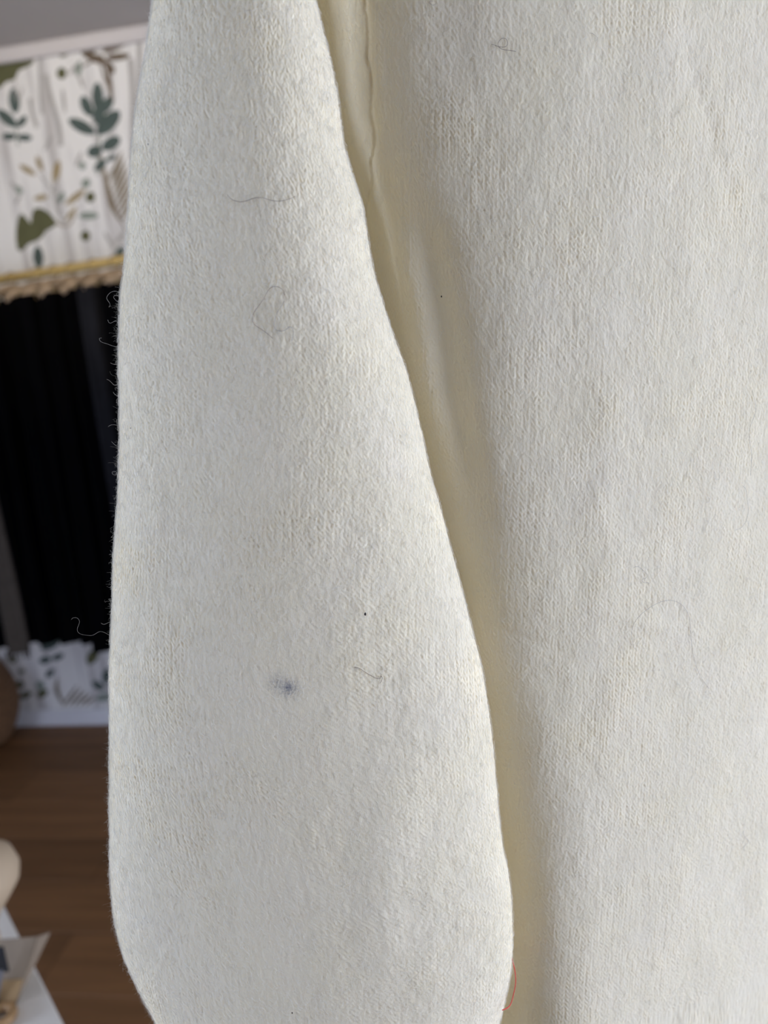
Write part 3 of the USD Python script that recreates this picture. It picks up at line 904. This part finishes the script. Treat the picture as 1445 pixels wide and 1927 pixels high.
panel([front(0, -0.09), front(0, 0), front(PH, 0), front(PH, -0.09)], -0.0012, "front_sheet", "kraft_paper")
panel([front(0, 0), [0.0395, 0.028, PH * 0.90], front(PH, 0), front(PH * 0.65, 0)], -0.0012, "gusset", "kraft_paper")
panel([[-0.09, 0.010, 0], [-0.006, 0.010, 0], [0.004, 0.024, PH * 0.5], [-0.09, 0.024, PH * 0.5]], -0.0012, "back_sheet", "kraft_paper")
panel([front(0.0005, -0.09, 0.0014), front(0.0005, 0.0, 0.0014), front(0.030, 0.0, 0.0014), front(0.030, -0.09, 0.0014)], -0.0011, "band", "kraft_band")
card = thing("card", "small black card standing in front of the kraft pouch at the picture edge", "card", at=on_plane(1.0, 1890.0, 2, TZ) - away * 0.006, rz=math.atan2(right[1], right[0]))
part(card, "face", box((0.014, 0.0012, 0.032), (0.015, 0.0, 0.063)), "black_card", False)
part(card, "foot", trimesh.convex.convex_hull([[x, y, z] for z, a, b in ((0, -0.012, -0.002), (0.050, 0.006, 0.017)) for x in (a, b) for y in (-0.001, 0.001)]), "blue_card", False)
rq = on_plane(4.0, 1921.0, 2, TZ)
wring = thing("wooden_ring", "brown wooden ring lying on the white table below the kraft pouch", "ring", at=rq)
th = np.linspace(0, 2 * np.pi, 33)
part(wring, "hoop", tube(np.stack([0.0115 * np.cos(th), 0.0115 * np.sin(th), 0.006 + 0 * th], 1), 0.0052, 12), "ring_wood", 60)

# ------------------------------------------------------------------ the sweater
sweater = thing("sweater", "large cream wool knitted sweater filling the picture, hanging with its sleeve in front", "sweater")


def cloth_part(parent, name, grid, material, flip):
    P, N, U, V, t, nf = grid
    nr, nc = P.shape[:2]
    f = grid_faces(nr, nc, True)
    if flip:
        f = f[:, ::-1]
    v = P.reshape(-1, 3)
    m_ = UsdGeom.Mesh.Define(stage, numbered(path_of(parent), name))
    m_.CreatePointsAttr(Vt.Vec3fArray.FromNumpy(v.astype(np.float32)))
    m_.CreateFaceVertexCountsAttr(Vt.IntArray.FromNumpy(np.full(len(f), 3, np.int32)))
    m_.CreateFaceVertexIndicesAttr(Vt.IntArray.FromNumpy(f.astype(np.int32).ravel()))
    m_.CreateSubdivisionSchemeAttr("none")
    nn = normals_of(P, True)
    nn *= np.sign((nn[nr // 2, nf // 2] * N[nr // 2, nf // 2]).sum())
    m_.CreateNormalsAttr(Vt.Vec3fArray.FromNumpy(nn.reshape(-1, 3).astype(np.float32)))
    m_.SetNormalsInterpolation("vertex")
    UsdGeom.PrimvarsAPI(m_).CreatePrimvar("st", Sdf.ValueTypeNames.TexCoord2fArray, "vertex").Set(Vt.Vec2fArray.FromNumpy(np.stack([U, V], -1).reshape(-1, 2).astype(np.float32)))
    UsdShade.MaterialBindingAPI.Apply(m_.GetPrim()).Bind(LOOKS[material])
    return m_


cloth_part(sweater, "body", BODY, "cream_wool", False)
cloth_part(sweater, "sleeve", SLEEVE, "cream_wool_stained", False)


def ribbed_band(rings, name):
    nc = rings[0].shape[0]
    v = np.vstack(rings)
    part(sweater, name, trimesh.Trimesh(v, grid_faces(len(rings), nc, True), process=False), "cream_wool", 60, uv=None)


def band_from(grid, length, draw, name):
    """A ribbed band that continues the cloth below its lowest row."""
    P = grid[0][0][::3]
    c = P.mean(0)
    n = len(P)
    rib = 1 + 0.02 * np.sign(np.sin(np.arange(n) * 1.05))
    ribbed_band([c + (P - c) * (draw * np.where(k == 0, 1, rib))[:, None] - SU * (length * k / 6) for k in range(7)], name)


band_from(SLEEVE, 0.06, 0.94, "cuff")
band_from(BODY, 0.05, 0.985, "hem")
# the far sleeve and the neckband, out of the picture
th = np.linspace(0, 2 * np.pi, 48, endpoint=False)
rows = []
for t_ in np.linspace(-0.24, 0.36, 40):
    k = (0.36 - t_) / 0.60
    rows.append(sw(0.415 + 0.13 * k ** 0.7 + (0.055 + 0.006 * math.sin(5 * k)) * np.cos(th), np.full(48, t_), -0.030 + 0.018 * np.sin(th)))
ribbed_band(rows, "sleeve")
ribbed_band([sw(0.235 + (0.085 + 0.004 * math.sin(k)) * np.cos(th), np.full(48, 0.392 + 0.012 * k), -0.038 + 0.022 * np.sin(th)) for k in range(5)], "neckband")


def fibres(parent, name, base, normal, count_pts, lengths, rise, curl, width, rng_, along=None, out=0.0):
    """Fine curved hairs that start on the cloth. base, normal: (n, 3)."""
    n = len(base)
    d = rng_.normal(size=(n, 3))
    if along is not None:
        d = d * 0.9 + along * rng_.choice([-1.0, 1.0], n)[:, None] * 1.1
    d -= normal * (d * normal).sum(1)[:, None]
    d /= np.linalg.norm(d, axis=1, keepdims=True)
    side = np.cross(normal, d)
    k = np.linspace(0, 1, count_pts)
    L = lengths[:, None]
    bend = rng_.normal(0, curl, n)[:, None] * k ** 2 + rng_.normal(0, curl * 0.5, n)[:, None] * np.sin(2 * np.pi * k)
    up = rise[:, None] * (np.sin(np.pi * np.clip(k * 0.95, 0, 1)) if not out else k ** 0.8) + 0.00003
    if out:
        up = up * (1 + 0.25 * np.sin(k * 5 + rng_.uniform(0, 6, (n, 1))))
    pts = base[:, None] + d[:, None] * (L * k * (1 - out))[..., None] + side[:, None] * (L * bend)[..., None] + normal[:, None] * up[..., None]
    c_ = UsdGeom.BasisCurves.Define(stage, numbered(path_of(parent), name))
    c_.CreateTypeAttr("linear")
    c_.CreateCurveVertexCountsAttr(Vt.IntArray.FromNumpy(np.full(n, count_pts, np.int32)))
    c_.CreatePointsAttr(Vt.Vec3fArray.FromNumpy(pts.reshape(-1, 3).astype(np.float32)))
    c_.CreateWidthsAttr(Vt.FloatArray.FromNumpy(np.full(n * count_pts, width, np.float32)))
    c_.SetWidthsInterpolation("vertex")
    UsdShade.MaterialBindingAPI.Apply(c_.GetPrim()).Bind(LOOKS["fuzz"])
    return tag(c_, kind="stuff")


def pick_front(grid, n, rng_, margin=40):
    P, N, nf = grid[0][:, :grid[5]].reshape(-1, 3), grid[1][:, :grid[5]].reshape(-1, 3), grid[5]
    _, _, ok = shown(P, margin)
    ids = rng_.choice(np.flatnonzero(ok), n)
    return P[ids], N[ids]


rng = np.random.default_rng(77)
for grid, n in ((SLEEVE, 34000), (BODY, 22000)):
    b_, n_ = pick_front(grid, n, rng)
    fibres(sweater, "nap", b_, n_, 4, rng.uniform(0.0012, 0.0036, n), rng.uniform(0.00010, 0.00055, n), 0.35, 0.000036, rng, along=SU)
# looser fibres standing off the sleeve's outer edge, seen against the dark clothes and the floor
P, N, nf = SLEEVE[0], SLEEVE[1], SLEEVE[5]
rr = np.flatnonzero((SLEEVE[4] > T_BOT) & (SLEEVE[4] < T_TOP))
n = 13000
iy = rng.choice(rr, n)
tuft = noise(np.stack([SLEEVE[4][iy] * 420, iy * 0.0, iy * 0.0], -1), 4)
keep = rng.uniform(0, 1, n) < 0.25 + 1.1 * np.clip(tuft - 0.35, 0, 1)
iy = iy[keep]; n = len(iy)
jx = rng.integers(nf - 40, nf + 6, n)
fibres(sweater, "edge_fuzz", P[iy, jx], N[iy, jx], 7, rng.gamma(2.0, 0.00045, n), rng.gamma(2.0, 0.00030, n), 0.6, 0.000016, rng, out=0.35)
n = 9000
iy, jx = rng.choice(rr, n), rng.integers(nf - 34, nf + 4, n)
fibres(sweater, "edge_fuzz", P[iy, jx], N[iy, jx], 4, rng.uniform(0.0004, 0.0012, n), rng.uniform(0.0002, 0.0007, n), 0.4, 0.000013, rng, out=0.3)
n = 900
iy, jx = rng.choice(rr, n), rng.integers(0, 30, n)
fibres(sweater, "edge_fuzz", P[iy, jx], N[iy, jx], 6, rng.gamma(2.0, 0.0004, n), rng.gamma(2.0, 0.00015, n), 0.5, 0.000026, rng, out=0.35)


# single stray wool fibres that curl away from the sleeve's edge
def stray(points, h=0.006, width=0.00005):
    p = np.array(points, float)
    t = t_of(p[:, 1], h)
    pts = smooth_path(sw(s_of(p[:, 0], t, h), t, np.full(len(p), h)), 26)
    part(sweater, "stray_fibre", tube(pts, width / 2, 4), "fuzz", 60)


for pts in ([(228, 555), (218, 548), (205, 553), (201, 562), (206, 570), (205, 578)],
            [(228, 572), (219, 566), (214, 558), (220, 556), (224, 563)],
            [(226, 604), (216, 604), (207, 608), (203, 602)], [(228, 614), (222, 606), (214, 605)],
            [(222, 652), (212, 651), (198, 646), (189, 642), (187, 638), (191, 636)],
            [(226, 659), (219, 658), (214, 659)], [(226, 684), (220, 686), (208, 683)],
            [(224, 716), (214, 724), (208, 718), (201, 714)], [(226, 745), (216, 742), (213, 738)],
            [(227, 802), (218, 800), (208, 800), (204, 803)], [(228, 843), (219, 839), (210, 831)],
            [(226, 892), (219, 893), (213, 893), (211, 889), (216, 887), (219, 893)],
            [(213, 1198), (205, 1195), (196, 1190), (186, 1189), (176, 1195), (160, 1195), (148, 1191), (145, 1184), (149, 1174), (147, 1164), (140, 1162), (134, 1166)],
            [(211, 1172), (203, 1172), (196, 1175), (190, 1172)], [(216, 1130), (208, 1130), (204, 1127)],
            [(264, 215), (261, 219), (260, 226), (264, 228)]):
    stray(pts)


# ------------------------------------------------------------------ hairs, lint and specks lying on the wool
def hair(grid, points, width, material, label, category="hair", lift=0.00045, name="hair", ends=None):
    p = smooth_path(np.array(points, float), 34)
    q = surface_point(grid, p[:, 0], p[:, 1], lift)
    k = np.ones(5) / 5
    for _ in range(2):
        pad = np.pad(q, ((2, 2), (0, 0)), mode="edge")
        q = np.stack([np.convolve(pad[:, i], k, "valid") for i in range(3)], 1)
    o = usdkit.mesh(stage, numbered("/World", name), tube(q, width / 2, 5), LOOKS[material], 60)
    tag(o, label, category, "loose hairs lying on the sweater")


red = np.array([(964, 1822), (971, 1838), (972, 1856), (966, 1872), (958, 1880), (948, 1879), (941, 1877)], float)
rt = t_of(red[:, 1], 0.006)
redp = smooth_path(sw(s_of(red[:, 0], rt, 0.006), rt, np.array([-0.004, 0.0, 0.004, 0.006, 0.0085, 0.0105, 0.0115])), 30)
red_o = usdkit.mesh(stage, numbered("/World", "thread"), tube(redp, 0.00018, 6), LOOKS["hair_red"], 60)
tag(red_o, "bright red curved thread end sticking out at the sleeve's lower right edge", "thread")
hair(SLEEVE, [(427, 362), (431, 374), (440, 378), (456, 382), (474, 375), (492, 371), (510, 379), (530, 380), (548, 374), (559, 369)], 0.00009, "hair_dark", "thin wavy dark hair lying crosswise on the upper sleeve")
hair(SLEEVE, [(519, 641), (505, 630), (489, 616), (478, 616), (472, 606), (474, 592), (486, 577), (497, 566), (502, 550), (510, 535), (522, 536), (535, 545), (542, 553), (540, 561), (533, 563), (530, 554), (535, 544)], 0.00010, "hair_dark", "long looped reddish hair on the sleeve's middle, left strand with the small ring")
hair(SLEEVE, [(536, 563), (530, 577), (519, 591), (517, 606), (515, 621), (530, 624), (541, 623), (541, 613), (549, 612), (554, 621), (551, 632), (552, 642), (546, 643)], 0.00010, "hair_grey", "thin grey hair on the sleeve's middle running down from the small ring to a hook")
hair(SLEEVE, [(663, 1257), (670, 1254), (682, 1260), (692, 1268), (704, 1274), (714, 1278), (719, 1271), (712, 1269), (722, 1273), (716, 1280), (715, 1288)], 0.00012, "hair_dark", "short brownish hair with a knotted end, to the right of the grey stain")
hair(SLEEVE, [(802, 1165), (808, 1168), (813, 1176)], 0.00008, "hair_grey", "tiny curved grey hair near the sleeve's right edge above the lower fold")
hair(SLEEVE, [(462, 24), (472, 20), (470, 46), (466, 50)], 0.00008, "hair_grey", "tiny grey hair at the very top of the sleeve")
hair(BODY, [(922, 88), (926, 82), (933, 89), (944, 91), (955, 90), (957, 80), (948, 70), (938, 76), (934, 88), (948, 95), (972, 98)], 0.00011, "hair_dark", "small reddish hair curled into a loop near the top of the body")
hair(BODY, [(820, 6), (812, 10), (808, 6), (816, 4)], 0.00009, "hair_grey", "small hair curl at the top edge of the picture on the body")
hair(BODY, [(1197, 1232), (1190, 1212), (1179, 1195), (1186, 1176), (1200, 1154), (1218, 1143), (1230, 1140), (1238, 1128), (1258, 1125), (1278, 1126), (1290, 1138), (1298, 1160), (1300, 1178), (1294, 1196), (1300, 1218), (1306, 1234), (1303, 1254), (1314, 1272), (1328, 1288), (1338, 1304)], 0.00009, "hair_grey", "long thin grey hair arching over the crease on the body's right half")
hair(BODY, [(1188, 1070), (1198, 1064), (1210, 1074), (1218, 1084), (1212, 1090), (1204, 1088), (1210, 1098), (1220, 1094), (1216, 1104)], 0.00008, "hair_grey", "tiny crumpled grey hair above the long arching hair")
hair(BODY, [(1414, 728), (1413, 740), (1419, 756), (1422, 772), (1414, 790), (1407, 808), (1408, 830), (1412, 850), (1412, 872), (1410, 900)], 0.00008, "hair_grey", "faint upright hair near the right picture edge")
hair(BODY, [(1392, 912), (1400, 916), (1403, 935), (1406, 955), (1402, 980), (1392, 994), (1378, 997)], 0.00008, "hair_grey", "faint hair bending left, lowest one near the right picture edge at mid height")
hair(BODY, [(1397, 1562), (1401, 1574), (1406, 1582), (1399, 1590), (1397, 1598), (1401, 1601)], 0.00012, "hair_grey", "short dark zigzag hair low on the body near the right picture edge")
hair(BODY, [(1108, 62), (1116, 66), (1122, 72), (1121, 78)], 0.00008, "hair_grey", "tiny hooked hair at the top of the body")


def speck(grid, px, py, size, stretch, material, label):
    q = surface_point(grid, px, py, size * 0.4)
    b = trimesh.creation.icosphere(2, 1.0)
    b.vertices *= 1 + 0.35 * (noise(b.vertices * 2.1 + 5, int(px)) - 0.5)[:, None]
    axes = np.stack([CR * size, SU * size * stretch, SN * size * 0.6])
    b.vertices = b.vertices @ axes + q
    tag(usdkit.mesh(stage, numbered("/World", "speck"), b, LOOKS[material], 60), label, "speck", "dark specks on the sweater")


speck(SLEEVE, 688.0, 1156.0, 0.00030, 1.6, "speck_brown", "dark brown seed-like speck on the sleeve above the knotted hair")
speck(SLEEVE, 549.5, 1906.0, 0.00018, 2.0, "speck_brown", "tiny black speck near the bottom of the sleeve")
speck(SLEEVE, 279.0, 271.0, 0.00016, 1.2, "speck_brown", "tiny black speck at the upper left edge of the sleeve")
speck(SLEEVE, 246.0, 806.0, 0.00016, 0.7, "speck_brown", "tiny black speck beside the sleeve's left edge at mid height")
speck(BODY, 831.0, 557.0, 0.00020, 1.5, "speck_brown", "tiny brown speck in the shaded fold beside the sleeve")

# ------------------------------------------------------------------ what carries the sweater, above the picture
shoulder = sw(np.array(0.235), np.array(0.385), np.array(-0.035))
hk = thing("clothes_hanger", "wooden hanger inside the cream sweater", "hanger")
u = np.linspace(-1, 1, 15)
part(hk, "bar", tube(shoulder + CR * (u * 0.17)[:, None] - SU * (0.03 * u ** 2)[:, None], 0.009, 10), "hanger_wood", 40)
top_ = shoulder + np.array([0, 0, 0.14])
part(hk, "hook", tube([shoulder, shoulder + np.array([0, 0, 0.12]), top_ + right * 0.018, top_ + np.array([0, 0, 0.0175]), top_ - right * 0.018], 0.0022, 8), "steel", 40)
stand = thing("garment_stand", "black metal garment stand that carries the cream sweater", "clothes rail")
base = np.array([top_[0], top_[1], 0])
part(stand, "bar", tube([top_ - right * 0.50, top_ + right * 0.50], 0.0125, 14), "black_metal", 40)
for e in (-0.50, 0.50):
    q = base + right * e
    part(stand, "post", tube([q + [0, 0, 0.02], q + [0, 0, top_[2]]], 0.0125, 12), "black_metal", 40)
    part(stand, "foot", tube([q - away * 0.25 + [0, 0, 0.0125], q + away * 0.25 + [0, 0, 0.0125]], 0.0125, 12), "black_metal", 40)
